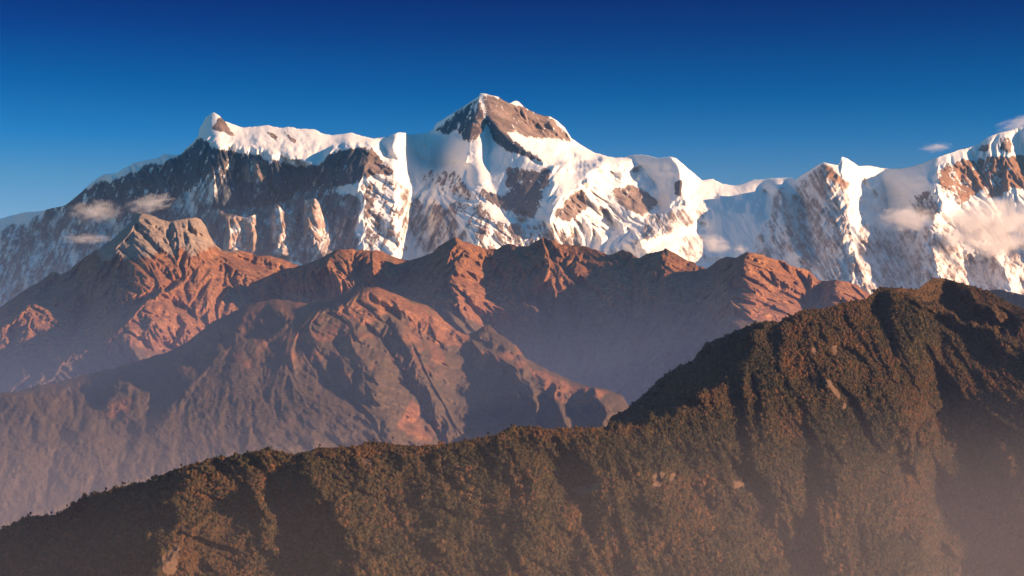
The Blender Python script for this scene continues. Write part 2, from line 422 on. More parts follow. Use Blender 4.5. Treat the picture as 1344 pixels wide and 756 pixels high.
def soft(polys, n=3, val=1.0, rng=None, warp=5.0):
    r = (rng or snow); m = np.zeros_like(r.X)
    if not hasattr(r, 'wob'): r.wob = (fbm(r.X / 16, r.Y / 16, 401, 4, 0.65), fbm(r.X / 16, r.Y / 16, 402, 4, 0.65))
    wx = warp * r.wob[0]; wy = warp * r.wob[1]
    for p in polys: m = np.maximum(m, inpoly(r.X + wx, r.Y + wy, p) * val)
    return blur(m, n)
smooth_snow = soft([
 [(262,175),(280,147),(340,165),(420,170),(510,180),(515,220),(480,190),(440,195),(410,215),(345,196),(300,190)],
 [(508,182),(523,173),(534,175),(550,214),(612,216),(612,180),(560,176),(548,220),(530,235),(515,220)],
 [(640,180),(700,190),(745,182),(795,205),(785,225),(730,216),(700,210),(660,200)],
 [(800,206),(880,205),(925,236),(905,262),(880,262),(840,240)],
 [(620,170),(650,180),(640,235),(615,240),(608,216)],
 [(645,190),(725,222),(720,290),(650,290),(620,260),(640,230)],
 [(725,225),(780,222),(720,290),(715,300),(735,260)],
 [(920,238),(1040,233),(1030,330),(900,345),(780,335),(730,300),(830,300),(910,265)],
 [(1130,219),(1230,208),(1225,240),(1190,262),(1150,240)],
 [(0,287),(90,268),(70,330),(0,400),(-200,400),(-200,320)]], 8)
ROCK = [  # bare rock between the snow: (how much snow still clings to it, stone darkness with the shade of sunless faces painted in, outline)
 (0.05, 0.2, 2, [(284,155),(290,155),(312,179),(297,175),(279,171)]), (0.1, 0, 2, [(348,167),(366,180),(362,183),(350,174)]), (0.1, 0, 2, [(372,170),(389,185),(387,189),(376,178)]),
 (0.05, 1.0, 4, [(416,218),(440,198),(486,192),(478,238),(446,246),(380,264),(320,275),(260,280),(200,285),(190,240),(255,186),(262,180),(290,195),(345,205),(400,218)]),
 (0.50, 0.5, 4, [(300,206),(306,216),(280,256),(250,286),(215,286),(232,262)]), (0.45, 0.5, 4, [(236,215),(242,222),(190,262),(150,275),(190,240)]),
 (0.22, 0.25, 2, [(330,208),(350,212),(348,240),(322,240),(318,222)]),
 (0.02, 0.3, 2, [(486,191),(500,208),(518,226),(508,232),(494,228),(480,236),(478,215)]),
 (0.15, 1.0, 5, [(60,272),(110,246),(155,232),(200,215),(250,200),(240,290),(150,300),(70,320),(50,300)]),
 (0.16, 0.7, 6, [(180,285),(320,275),(425,246),(470,262),(470,335),(420,345),(280,350),(180,320)]),  # shaded foot of the wall, its shade put in as darker stone
 (0.20, 1.0, 2, [(566,174),(600,145),(629,127),(622,160),(617,188),(606,182),(598,172),(588,180),(578,172)]),
 (0.05, 0.1, 2, [(630,124),(655,128),(690,142),(722,152),(752,186),(725,182),(690,180),(655,172),(644,158),(634,140)]),
 (0.12, 0.1, 1.5, [(629,128),(634,142),(638,165),(634,172),(622,187),(615,192),(621,160)]),
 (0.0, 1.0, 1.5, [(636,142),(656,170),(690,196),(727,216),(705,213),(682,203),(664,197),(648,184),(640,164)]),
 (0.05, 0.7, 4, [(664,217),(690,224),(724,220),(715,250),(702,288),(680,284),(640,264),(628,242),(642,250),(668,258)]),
 (0.15, 0.2, 3, [(745,258),(765,248),(772,270),(755,288),(735,290),(725,280)]), (0.08, 0.2, 3, [(800,250),(830,242),(868,262),(845,285),(820,275)]),
 (0.05, 0.6, 2, [(786,268),(800,275),(796,285),(788,280)]), (0.05, 0.9, 2, [(884,240),(894,235),(896,262),(884,255)]),
 (0.50, 0.1, 4, [(1020,244),(1030,246),(1034,268),(1050,330),(1000,345),(985,320),(1010,280)]),
 (0.55, 0.4, 3, [(850,283),(928,270),(932,282),(870,312),(830,322)]),
 (0.48, 0.1, 5, [(1044,240),(1080,214),(1112,240),(1112,255),(1118,300),(1125,345),(1100,395),(1060,385),(1045,320)]),
 (0.10, -0.8, 2, [(1082,215),(1098,228),(1112,240),(1108,256),(1096,240),(1086,232)]),
 (0.20, -0.9, 3, [(1226,224),(1262,210),(1344,202),(1420,205),(1420,258),(1330,248),(1300,262),(1290,246),(1262,268),(1240,250)]),
 (0.25, 0.5, 3, [(1190,262),(1222,250),(1232,275),(1225,290),(1200,280)]), (0.1, 0, 1.5, [(1290,190),(1300,187),(1300,198),(1282,197)]), (0.25, 0, 2, [(1313,180),(1328,182),(1326,200),(1312,198)]),
 (0.62, 0.05, 8, [(1130,290),(1200,300),(1260,285),(1344,300),(1420,330),(1420,420),(1100,420)]),
 (0.62, 0.2, 5, [(470,240),(522,232),(540,250),(540,280),(535,330),(470,335),(480,290)]), (0.46, 0.6, 4, [(540,258),(590,275),(620,325),(560,340),(535,300)]),
 (0.52, 0.2, 4, [(590,268),(620,262),(660,292),(760,302),(770,330),(640,335),(612,300)]),
 (0.42, 0.0, 2, [(298,283),(336,282),(330,345),(305,345)]), (0.48, 0.0, 2, [(362,268),(386,284),(390,340),(360,330)]), (0.58, 0.0, 2, [(402,260),(420,262),(438,326),(415,338)]),
 (0.66, 0.3, 6, [(600,228),(560,225),(548,238),(600,262),(640,275),(630,250)]),
 (0.60, 0.2, 5, [(890,310),(925,312),(925,345),(890,345)]), (0.38, 0.7, 6, [(-200,320),(0,296),(60,285),(160,290),(180,330),(60,400),(-100,420)]),  # far-left slope: shaded hazy snow, darkened here by colour
]
snow.erode((48, 24, 12, 6), (13.0, 9.5, 6.0, 2.8), np.clip(1.0 - 0.88 * smooth_snow + 0.7 * soft([[(560,232),(630,240),(720,298),(826,285),(870,300),(830,335),(600,330)], [(780,225),(835,215),(860,240),(830,290),(720,300)]], 8), 0, 1.4) * (1 - 0.5 * soft([[(1040,236),(1085,214),(1112,240),(1118,345),(1100,400),(1040,390)], [(1140,225),(1225,225),(1225,280),(1180,285)]], 8)) * (1 - 0.55 * soft([[(566,174),(629,120),(755,186),(725,220),(640,170)]], 8)) * np.clip((Y - snow.sky[None, :]) / 14.0, 0.15, 1))
snow_attr = np.ones_like(X) * 1.15; darkrock_and_shade = np.zeros_like(X); bare = np.zeros_like(X)
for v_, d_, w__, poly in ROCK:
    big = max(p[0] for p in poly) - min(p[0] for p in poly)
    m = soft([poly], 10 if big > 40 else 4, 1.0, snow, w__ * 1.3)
    snow_attr = snow_attr * (1 - m) + v_ * m; darkrock_and_shade = darkrock_and_shade * (1 - m) + d_ * m; bare = np.maximum(bare, m)
gn = (snow.gul - blur(snow.gul, 40)) / (snow.gul.std() + 1e-6)
grain = fbm(X / 9, Y / 14, 71, 6, 0.8)
edge = np.clip(2.5 * bare, 0, 1)
streaks = fbm((X + 0.40 * Y) / 3.2, Y / 17, 77, 4, 0.6) * (X < 640) + fbm((X - 0.55 * Y) / 3.2, Y / 15, 78, 4, 0.6) * (X >= 640)
snow_attr = snow_attr + edge * 0.62 * streaks
snow_attr = snow_attr + edge * (0.13 * gn + 0.80 * grain) - (1 - bare) * 0.10 * np.clip(-gn - 0.8, 0, 2) * (1 - smooth_snow)
dust = soft([[(1040,236),(1085,214),(1112,240),(1120,345),(1100,400),(1040,390),(980,350),(1005,260)], [(1130,285),(1225,260),(1344,320),(1420,330),(1420,420),(1100,420)],
             [(840,285),(930,262),(1010,280),(1000,350),(820,340)], [(540,258),(592,275),(620,325),(560,340),(532,305)], [(-200,320),(0,290),(70,275),(170,290),(180,340),(60,400),(-100,430)],
             [(180,270),(300,235),(420,250),(470,265),(470,335),(420,345),(280,350),(180,320)]], 8) * 0.8
snow.build('snow_mountains', snow_material(), {'snow': snow_attr, 'dark': darkrock_and_shade, 'dust': dust}, step=1.0, back_len=9000, back_slope=0.65)

# ------------------------------------------------------------------ rock buttresses standing out of the shaded wall (25 km)
BUT_SKY = [(270,352),(284,345),(292,330),(296,300),(298,285),(304,287),(310,283),(322,286),(335,282),(338,296),(341,315),(348,330),(352,320),(355,292),(358,275),(363,268),(367,271),(372,277),(384,286),(387,300),(389,318),(393,328),(396,316),(398,282),(400,263),(407,264),(413,261),(419,267),(423,281),(428,300),(433,312),(440,323),(452,334),(470,350)]
BUT_D = [(270,25.6),(296,25.3),(338,25.2),(348,25.5),(358,25.2),(388,25.1),(394,25.4),(400,25.1),(425,24.9),(470,25.2)]
but = Range(270, 470, BUT_SKY, [(270,380),(470,372)], BUT_D, 1.0, [
    [(300,286,0),(303,310,-14),(306,340,-24)], [(318,288,0),(322,312,6),(318,345,-4)], [(334,284,0),(330,318,-12),(334,345,-26)],
    [(363,269,0),(368,295,-18),(366,322,-28),(374,345,-40)], [(382,288,0),(380,312,-4),(386,338,-18)], [(356,300,6),(356,330,-2)],
    [(402,264,0),(406,286,-16),(412,312,-30),(420,342,-44)], [(418,270,0),(424,300,-8),(432,330,-24)]], sky_rough=2.0, seed=63, bsm=4, warp=4.0)
but.erode((22, 11, 6), (7.0, 4.5, 2.4), np.clip((but.Y - but.sky[None, :]) / 6.0, 0.2, 1), 4.0, 0.15)
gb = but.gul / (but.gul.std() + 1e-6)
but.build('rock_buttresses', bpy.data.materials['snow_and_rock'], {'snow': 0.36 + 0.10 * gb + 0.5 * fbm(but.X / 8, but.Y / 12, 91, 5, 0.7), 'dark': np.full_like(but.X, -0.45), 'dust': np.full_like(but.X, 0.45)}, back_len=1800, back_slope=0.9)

# ------------------------------------------------------------------ brown ridges with a tan rock crest on the left (17 to 20 km)
BROWN_SKY = [(-200,450),(-80,425),(0,402),(20,390),(33,380),(55,368),(66,358),(73,357),(80,360),(90,356),(105,342),(120,333),(135,322),(150,312),(160,303),(170,293),(180,282),(187,279),(197,281),(210,287),(222,291),(230,290),(245,287),(258,286),(264,288),(270,297),(275,309),(282,320),(292,329),(303,330),(312,327),(326,331),(340,336),(352,335),(366,338),(380,343),(392,348),(405,356),(420,368)]
BROWN_D = [(-200,18.5),(0,18.4),(73,18.3),(120,18.1),(187,17.7),(230,17.6),(283,17.9),(330,18.1),(375,18.2),(420,18.4)]
BROWN_LINES = [
 [(186,281,-5),(170,305,-35),(157,322,-55),(150,340,-65),(140,360,-75),(135,373,-85),(138,395,-110),(139,414,-130)],
 [(118,362,5),(112,385,-15),(106,410,-45),(97,432,-90)],
 [(130,374,-75),(112,386,-60),(95,396,-105),(79,407,-130),(48,405,-150),(22,423,-175),(-20,450,-190)],
 [(92,415,-110),(80,445,-190),(48,460,-235)],
 [(18,432,-160),(14,448,-185)],
 [(228,364,-55),(212,377,-75),(189,399,-105),(161,407,-125),(143,414,-135),(115,440,-170),(77,452,-215),(45,462,-245),(0,472,-250),(-60,490,-250)],
 [(237,371,-105),(214,382,-165),(189,406,-250),(177,416,-280),(159,426,-310),(143,437,-335),(129,450,-360),(114,459,-380),(85,472,-420),(59,499,-460),(20,515,-490),(-60,540,-520)],
 [(369,368,-75),(345,363,-85),(325,357,-80),(305,351,-75),(293,350,-70),(268,365,-95),(254,385,-130),(246,410,-165),(240,440,-200)],
 [(222,385,-120),(226,410,-150),(235,440,-180),(215,455,-210)],
 [(197,405,-240),(205,425,-290),(212,445,-330)], [(166,425,-300),(170,445,-345),(176,470,-390)], [(184,420,-265),(190,450,-310)],
 [(187,282,0),(196,310,-20),(205,340,-50)], [(240,290,0),(238,320,-25),(235,350,-60)], [(268,290,0),(262,320,-30),(262,345,-60)],
 [(330,368,-95),(335,390,-150),(345,410,-190)], [(300,365,-95),(305,390,-150),(300,420,-200)], [(312,328,0),(306,340,-40),(300,348,-60)], [(352,336,0),(346,350,-45),(340,360,-75)], [(332,334,5),(330,345,-20)],
]
brown = Range(-200, 420, BROWN_SKY, [(-200,580),(20,545),(150,515),(260,470),(420,440)], BROWN_D, 0.68, BROWN_LINES, base_sky=[(-200,390),(0,365),(100,328),(187,280)] + [p for p in BROWN_SKY if p[0] > 187],
              sky_off=[(-200,130),(0,120),(100,60),(175,0),(420,0)], sky_rough=1.8, seed=11)
X, Y = brown.X, brown.Y
b_rock = np.clip((350 - 0.06 * (X - 190) - Y + 14 * fbm(X / 14, Y / 22, 61, 4)) / 30, -0.3, 1) * np.clip((X - 110) / 30, 0, 1) * np.clip((410 - X) / 20, 0, 1)
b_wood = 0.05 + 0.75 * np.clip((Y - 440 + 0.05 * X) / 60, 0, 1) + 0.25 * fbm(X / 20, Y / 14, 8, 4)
brown.erode((40, 20, 10, 5), (12.0, 9.5, 6.0, 2.8), np.clip((Y - brown.sky[None, :]) / 12.0, 0.1, 1))
slope_m = slope_material('autumn_slope')
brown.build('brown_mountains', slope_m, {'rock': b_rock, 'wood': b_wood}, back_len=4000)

# ------------------------------------------------------------------ red-brown ridge across the middle (13 to 16 km)
RED_SKY = [(330,372),(349,364),(368,355),(396,348),(421,339),(434,331),(446,327),(471,328),(489,328),(500,329),(523,339),(537,341),(552,337),(568,331.6),(577,322),(587.5,315.5),(597,311),(605,316),(612.5,317),(627,323),(639,327),(652,326),(666,319.6),(678.6,323),(693,323.6),(703.6,317),(714,312),(725,316),(736,321),(754,322),(768,323.6),(778.6,327),(795,334),(805,334),(812.5,329),(818,327),(827,331),(838,339),(852,332),(862.5,331),(873,326.6),(880,329),(900,340),(918,349),(927,352.5),(939,343.6),(953.6,336),(966,338),(980,331),(989,332),(1007,337),(1025,342),(1037.5,348),(1052,352),(1064,358),(1077,368),(1089,369),(1098,366),(1114,371),(1127,377),(1138,384),(1180,402),(1260,440)]
RED_D = [(330,16.6),(450,15.9),(530,16.2),(597,15.4),(640,15.9),(666,15.8),(714,15.3),(760,15.2),(800,14.7),(873,14.0),(927,13.8),(980,12.7),(1040,13.0),(1080,13.3),(1100,12.9),(1138,13.1),(1260,14)]
RED_LINES = [
 [(443,329,-5),(432,345,-45),(418,359,-75)], [(456,335,10),(456,355,-5)], [(490,330,-15),(486,345,-55),(488,358,-75)], [(530,350,-20),(535,358,-40)],
 [(350,390,60),(420,385,20),(480,375,-10),(530,372,-30),(550,355,-25)],
 [(597,312,-5),(607,328,-30),(612,340,-60),(606,353,-95),(589,358,-120),(578,375,-165),(565,395,-215),(556,420,-260)],
 [(620,336,0),(633,355,-25),(660,371,-45),(688,401,-105),(668,414,-130),(641,427,-150)],
 [(602,365,-120),(612,385,-165),(615,410,-200)],
 [(745,325,0),(737,340,-50),(728,355,-90),(718,368,-120)], [(752,335,-20),(746,352,-55),(738,370,-100)],
 [(766,328,-10),(764,345,-60),(758,364,-95)], [(712,318,-5),(704,335,-40),(690,355,-60),(665,366,-55)], [(772,340,-20),(770,366,-75)],
 [(875,328,-5),(872,345,-45),(862,357,-65)], [(905,345,0),(895,358,-20)],
 [(980,332,0),(968,351,-55),(959,364,-95),(955,385,-145),(948,400,-180),(957,412,-215),(968,428,-250),(985,470,-330)],
 [(690,430,-120),(710,470,-160),(800,560,-260)], [(800,420,-110),(830,480,-200)], [(880,400,-120),(900,470,-230)],
 [(1045,356,0),(1040,380,-30),(1035,420,-90)], [(1062,372,15),(1060,400,-10)],
 [(1098,367,-10),(1093,385,-50),(1090,405,-80)], [(1130,392,0),(1125,410,-30)],
 [(1003,345,-10),(1000,370,-70),(995,400,-130)], [(1015,350,0),(1012,375,-35),(1008,405,-95)],
]
red = Range(330, 1260, RED_SKY, [(330,440),(500,440),(640,480),(800,590),(960,470),(1100,430),(1260,480)], RED_D, 0.66, RED_LINES, sky_rough=2.2, seed=21, bsm=34)
X, Y = red.X, red.Y
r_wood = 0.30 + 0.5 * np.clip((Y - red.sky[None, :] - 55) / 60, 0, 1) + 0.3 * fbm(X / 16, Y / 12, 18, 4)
r_wood = r_wood - 0.45 * soft([[(560,350),(620,350),(690,400),(640,430),(570,400)], [(945,345),(985,332),(1070,360),(1060,420),(950,420)]], 6, 1, red)
r_rock = np.zeros_like(X) - 0.3
red.erode((40, 20, 10, 5), (12.0, 10.0, 6.5, 3.0), np.clip((Y - red.sky[None, :]) / 12.0, 0.1, 1) * (1 + 0.7 * soft([[(945,340),(985,330),(1140,375),(1110,430),(950,430)], [(560,330),(640,330),(700,400),(640,430),(560,400)]], 8, 1, red)))
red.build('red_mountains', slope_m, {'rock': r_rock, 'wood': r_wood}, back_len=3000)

# ------------------------------------------------------------------ long middle spur (7 to 10 km)
MID_SKY = [(-200,545),(-100,530),(0,516),(16,514),(27.5,513),(49,505.6),(70,503.5),(95,496),(118.5,490),(148,483),(176,475),(201,467.5),(228.6,459),(246,448),(264,435),(278.6,423),(300,412),(321,402),(337.5,397),(357,392.5),(371,394),(389,396),(403.6,399),(411,397),(427,391.6),(446,387),(464,382),(477,377),(486,378),(496,377),(514,383.6),(532,390.7),(548,397),(561,400.5),(571,407),(586,423),(596,432),(612,439),(622,436),(632,429),(641,425),(653,437.5),(676,452),(691,471),(712,482),(740,495),(763,505),(774,507),(797,510.5),(817,520),(830,540),(860,575),(900,610)]
MID_D = [(-200,8.4),(0,8.5),(262,8.6),(400,8.6),(496,8.5),(561,8.55),(612,8.5),(641,8.5),(691,8.1),(817,7.3),(900,7.0)]
MID_LINES = [
 [(490,379,-10),(464,392,-60),(440,408,-100),(415,418,-120),(385,425,-130),(371,435,-140),(350,450,-150),(312,452,-155),(280,461,-160),(254,480,-170),(233,490,-175),(214,508,-180),(201,516,-185),(176,518,-185),(152,519,-185),(131,527,-185),(112,533,-180),(91,529,-170),(63,525,-160),(27,519,-140),(0,518,-130),(-100,532,-120)],
 [(480,425,-70),(497,450,-90),(519,479,-120),(540,510,-155),(575,575,-220),(590,600,-250)],
 [(500,384,-10),(508,400,-40),(512,425,-70)],
 [(520,392,-30),(523,408,-65),(527,441,-125),(545,475,-170),(560,505,-205),(590,575,-275)],
 [(571,440,-90),(583,456,-110),(619,490,-150),(645,516,-190),(690,562,-250)],
 [(596,434,-40),(612,446,-75),(641,460,-115),(683,483,-180),(698,508,-225),(705,560,-290)],
 [(478,385,-20),(484,402,-60),(470,430,-125),(474,465,-185),(492,510,-245),(515,580,-330)],
 [(722,513,-180),(713,540,-220),(708,562,-260)], [(726,510,-190),(736,535,-270),(746,560,-330)],
 [(768,512,-150),(775,535,-190),(790,560,-230)], [(780,510,-150),(786,530,-230),(800,560,-290)],
 [(445,412,-95),(449,440,-120),(455,460,-150)],
 [(-100,720,-480),(0,690,-490),(150,640,-480),(300,600,-450),(420,580,-390)],
 [(-60,590,-360),(60,590,-370),(180,570,-360),(290,540,-330)], [(385,470,-215),(420,530,-300)],
]
mid = Range(-200, 900, MID_SKY, [(-200,790),(0,730),(150,690),(350,640),(600,620),(800,600),(900,640)], MID_D, 0.62, MID_LINES, base_sky=[(-200,500),(0,475),(200,450),(400,400),(496,378)] + [p for p in MID_SKY if p[0] > 496],
            sky_off=[(-200,220),(0,220),(200,210),(330,210),(400,150),(450,30),(470,0),(900,0)], sky_rough=1.4, seed=33)
X, Y = mid.X, mid.Y
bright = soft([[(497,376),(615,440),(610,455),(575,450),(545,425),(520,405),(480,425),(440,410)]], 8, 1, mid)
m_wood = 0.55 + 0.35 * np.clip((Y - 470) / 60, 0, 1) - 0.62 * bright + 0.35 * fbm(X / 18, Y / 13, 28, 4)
m_wood = m_wood - 0.5 * soft([[(135,530),(175,520),(168,555),(120,540)], [(540,520),(580,560),(560,590),(520,560)], [(690,480),(740,500),(800,515),(760,540),(720,520)]], 4, 1, mid)
canopy = (vnoise(X / 2.4, Y / 1.9, 71) - 0.5) * 2.4 + (vnoise(X / 5.2, Y / 4.2, 72) - 0.5) * 2.6 + 3 * fbm(X / 30 - Y / 60, Y / 40, 73, 2)
mid.erode((64, 32, 15, 7), (19.0, 12.0, 6.5, 2.4), np.clip((Y - mid.sky[None, :]) / 12.0, 0.1, 1) * np.clip(0.22 + np.clip((X - 330) / 170, 0, 1) * 0.75 - 0.35 * np.clip((Y - 500) / 60, 0, 1), 0.2, 1), 9.0, 0.5)
mid.off = mid.off + canopy * np.clip(m_wood, 0, 1) * np.clip((Y - mid.sky[None, :]) / 6.0, 0, 1)
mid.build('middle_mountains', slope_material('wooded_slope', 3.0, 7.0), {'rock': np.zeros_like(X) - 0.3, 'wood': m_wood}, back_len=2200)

# ------------------------------------------------------------------ dark ridge peeping over the right shoulder (8 km)
far_h = Range(1240, 1560, [(1240,396),(1280,386),(1300,380.5),(1311.5,380),(1330,384),(1344,387),(1420,398),(1560,420)], [(1240,440),(1560,470)],
              [(1240,8.5),(1344,8.0),(1560,7.4)], 0.6, [[(1310,400,30),(1330,430,10)]], sky_rough=0.8, seed=41)
far_h.erode((26, 13, 6), (6, 4, 2), 1.0)
far_h.build('dark_hill', slope_material('dark_wooded_slope', 3.0, 7.0), {'rock': np.zeros_like(far_h.X) - 0.3, 'wood': np.zeros_like(far_h.X) + 1.1}, back_len=1500)

# ------------------------------------------------------------------ forested foothill (2.4 to 5 km)
FRONT_LEFT = [(-220,745),(-100,720),(0,693),(18,687.6),(36.5,676),(75.5,673),(88.5,664),(109,651),(138,643),(161.5,635.5),(198,629),(221,617),(250,607),(286.5,600),(323,594),(352,588.6),(365,591),(381,595),(399,592.5),(417,585),(446,584.7),(466.7,583.4),(487.5,577),(506,577.7),(521,581),(547,583),(576,581),(607,577),(628.6,573),(648.6,568.6),(668.6,558.6),(694,557),(714,560),(771,558.6)]
FRONT_SKY = FRONT_LEFT + [(796,557.7),(803,544),(822,535.5),(841,518.5),(860,501.6),(877,487),(894,478),(909,471),(920,458),(932,447.6),(949,441),(966,432),(983,425),(1002,421),(1023,420),(1034,414),(1051,406.6),(1067,403),(1085,403),(1103,396),(1121.5,392),(1137,389.6),(1146,381.7),(1155,374.4),(1176,375),(1205,377.6),(1214,370),(1225.5,362.4),(1241,363),(1257,368),(1280,373.8),(1300,381.7),(1323,394),(1344,403),(1420,440),(1560,500)]
FRONT_BASE = FRONT_LEFT + [(800,557.7),(839,557),(900,538),(1000,492),(1100,440),(1200,400),(1260,388),(1344,403),(1420,440),(1560,500)]
FRONT_D = [(-220,3.35),(0,3.1),(150,2.97),(350,2.92),(480,2.95),(650,3.0),(797,3.1),(840,3.15),(900,3.3),(1000,3.6),(1100,3.9),(1205,4.25),(1235,4.45),(1280,4.5),(1344,4.4),(1560,4.0)]
FRONT_LINES = [
 # near crest and the sunlit edge that climbs to the summit
 [(780,560,0),(800,558,0),(839,557.5,0),(856,547,-5),(886,543,-10),(903,535.5,-10),(928,523,-10),(945,514,-10),(958,504,-10),(970,496,-10),(979,480,-10),(977,453,0),(990,438,0),(1006,425,0)],
 [(800,554.5,520),(830,553,450),(848,546,370),(872,538,300),(905,525,210),(935,508,130)],
 [(255,612,-5),(246,630,-40),(243,648,-75),(232,668,-115),(222,690,-165),(222,716,-210),(212,745,-265),(205,800,-340)],
 [(175,645,10),(150,680,25),(120,720,10),(80,790,-20)],
 [(40,690,15),(10,730,15),(-60,790,0)],
 [(275,640,-20),(290,680,-60),(300,730,-130)],
 [(312,615,0),(326,640,-5),(330,680,-40),(335,740,-120)], [(338,640,-30),(345,668,-75),(350,700,-115)], [(358,620,10),(372,660,5),(385,700,-25),(405,760,-120)],
 [(385,597,-5),(405,610,-35),(420,622,-65),(427,645,-105),(436,665,-135),(440,690,-165),(468,730,-230),(480,800,-320)],
 [(490,600,-5),(520,640,-40),(545,690,-110),(560,760,-210)], [(560,600,-15),(590,660,-100),(600,740,-210)],
 [(640,585,0),(650,640,-45),(660,700,-130)], [(690,565,0),(700,600,-35),(690,650,-95),(690,740,-220)],
 [(730,600,25),(745,635,0),(750,690,-90)],
 [(708,566,-5),(745,588,-25),(783,611,-60),(817,637,-105),(857,654,-135),(914,700,-205),(957,742,-270),(1000,800,-350)],
 [(880,590,0),(910,630,-30),(940,660,-60)],
 [(905,540,-15),(960,590,-60),(1030,660,-150),(1080,740,-240)], [(1075,420,-5),(1120,480,-45),(1180,560,-95),(1215,610,-100)], [(1095,410,0),(1150,460,-15),(1215,530,-30)],
 [(560,590,-5),(600,640,-45),(650,720,-150)], [(450,595,-5),(500,660,-80),(540,750,-200)],
 [(980,530,-50),(988,585,-65),(988,630,-65),(1000,680,-90),(1040,740,-160),(1070,800,-220)],
 [(1076,594,-75),(1045,615,-105),(1030,640,-130),(1050,677,-170),(1068,711,-210),(1103,751,-275),(1130,810,-350)],
 [(1000,470,-15),(1015,520,-60),(1010,560,-80)], [(1060,440,-10),(1080,500,-70),(1076,560,-90),(1076,594,-85)],
 [(1100,430,0),(1130,480,-20),(1150,540,-40)], [(1110,650,-180),(1160,700,-250),(1190,760,-320)],
 [(1228,540,5),(1214,560,20),(1204,605,15),(1212,635,-5),(1240,662,-40),(1262,680,-65),(1268,715,-100),(1280,752,-140),(1300,810,-200)],
 [(1340,560,0),(1400,620,-110),(1430,700,-200),(1450,790,-290)],
 [(1157,377,0),(1180,388,-45),(1215,402,-70),(1255,418,-80),(1290,435,-90),(1344,450,-60)],
 [(1180,383,10),(1215,396,50),(1255,411,75),(1290,427,75),(1344,440,60)],
 [(1258,383,10),(1272,402,25),(1286,420,60)], [(1268,382,-10),(1290,402,-30),(1310,425,-20)],
]
front = Range(-220, 1560, [(a, b + 2.5) for a, b in FRONT_SKY], [(-220,830),(1560,830)], FRONT_D, 0.58, FRONT_LINES, base_sky=FRONT_BASE,
              sky_off=[(-220,0),(790,0),(800,640),(830,600),(860,540),(910,400),(950,280),(1000,120),(1040,20),(1060,0),(1560,0)], sky_rough=0.6, seed=51, warp=15.0)
front.sky = front.sky
X, Y = front.X, front.Y
SCARS = [[(748,640),(786,633),(786,642),(766,648),(750,648)], [(855,628),(862,617),(872,622),(868,640),(860,643)], [(880,622),(888,620),(886,636),(879,634)],
         [(1066,452),(1072,452),(1073,466),(1067,466)], [(1091,455),(1098,456),(1098,468),(1092,468)], [(1082,500),(1090,500),(1104,522),(1100,526)], [(1106,528),(1112,530),(1111,540),(1106,537)],
         [(962,632),(985,633),(987,644),(964,645)], [(205,738),(232,712),(238,722),(228,756),(215,752)], [(474,600),(490,606),(488,612),(476,610)]]
scar = soft(SCARS, 1, 1.0, front, 3.0)
f_grass = np.clip(soft([[(1157,377),(1230,362),(1344,404),(1560,500),(1560,560),(1344,450),(1255,420),(1200,400)], [(400,590),(560,578),(700,556),(845,556),(840,572),(700,575),(560,598),(420,605)],
                        [(245,645),(290,650),(330,690),(320,756),(215,756),(225,690)]], 8, 1, front), 0, 1) * 0.75
front.erode((100, 50, 24, 12), (17.0, 11.0, 7.0, 3.5), np.clip((Y - front.sky[None, :]) / 16.0, 0.1, 1), 10.0, 0.85)
front_o = front.build('forested_hill', foothill_material(), {'grass': f_grass, 'scar': scar}, back_len=900, back_slope=0.5)

# valley floor out to the horizon
g = N('valley_floor'); gm = g.done(g.mix(g.noise(0.004, 6), (0.05, 0.05, 0.03), (0.10, 0.08, 0.05)), 0.95, None, 0.0)
me = bpy.data.meshes.new('ground'); S_ = 50000.0
me.from_pydata([(-S_, -S_, 0), (S_, -S_, 0), (S_, S_, 0), (-S_, S_, 0)], [], [(0, 1, 2, 3)]); me.materials.append(gm)
go = bpy.data.objects.new('ground', me); COL.objects.link(go); go['kind'] = 'structure'


# ------------------------------------------------------------------ air: thin even haze over everything, mist lying in the valleys
def volume_material(name, color, density, aniso=0.0):
    n = N(name); v = n.n('VolumePrincipled'); v.inputs['Color'].default_value = (*color, 1)
    v.inputs['Density'].default_value = density; v.inputs['Anisotropy'].default_value = aniso
    n.l(v.outputs[0], n.out.inputs['Volume']); return n.m

def box(name, lo, hi, mat):
    me = bpy.data.meshes.new(name)
    v = [(x, y, z) for z in (lo[2], hi[2]) for y in (lo[1], hi[1]) for x in (lo[0], hi[0])]
    me.from_pydata(v, [], [(0, 2, 3, 1), (4, 5, 7, 6), (0, 1, 5, 4), (2, 6, 7, 3), (0, 4, 6, 2), (1, 3, 7, 5)])
    me.materials.append(mat); o = bpy.data.objects.new(name, me); COL.objects.link(o); o['kind'] = 'stuff'; return o

def mist(loc, rad, color, density):
    """a bank of mist that thins out towards its rim"""
    import bmesh
    bm = bmesh.new(); bmesh.ops.create_uvsphere(bm, u_segments=64, v_segments=32, radius=1.0)
    me = bpy.data.meshes.new('valley_mist'); bm.to_mesh(me); bm.free()
    n = N('mist'); ln = n.n('VectorMath', operation='DOT_PRODUCT'); tc = n.n('TexCoord').outputs['Object']
    n.l(tc, ln.inputs[0]); n.l(tc, ln.inputs[1])
    d = n.math('MULTIPLY', n.math('MAXIMUM', n.math('SUBTRACT', 1.0, ln.outputs['Value']), 0.0), density)
    v = n.n('VolumePrincipled'); v.inputs['Color'].default_value = (*color, 1); n.l(d, v.inputs['Density'])
    n.l(v.outputs[0], n.out.inputs['Volume'])
    me.materials.append(n.m)
    o = bpy.data.objects.new('valley_mist', me); COL.objects.link(o); o.location = loc; o.scale = rad; o['kind'] = 'stuff'; return o

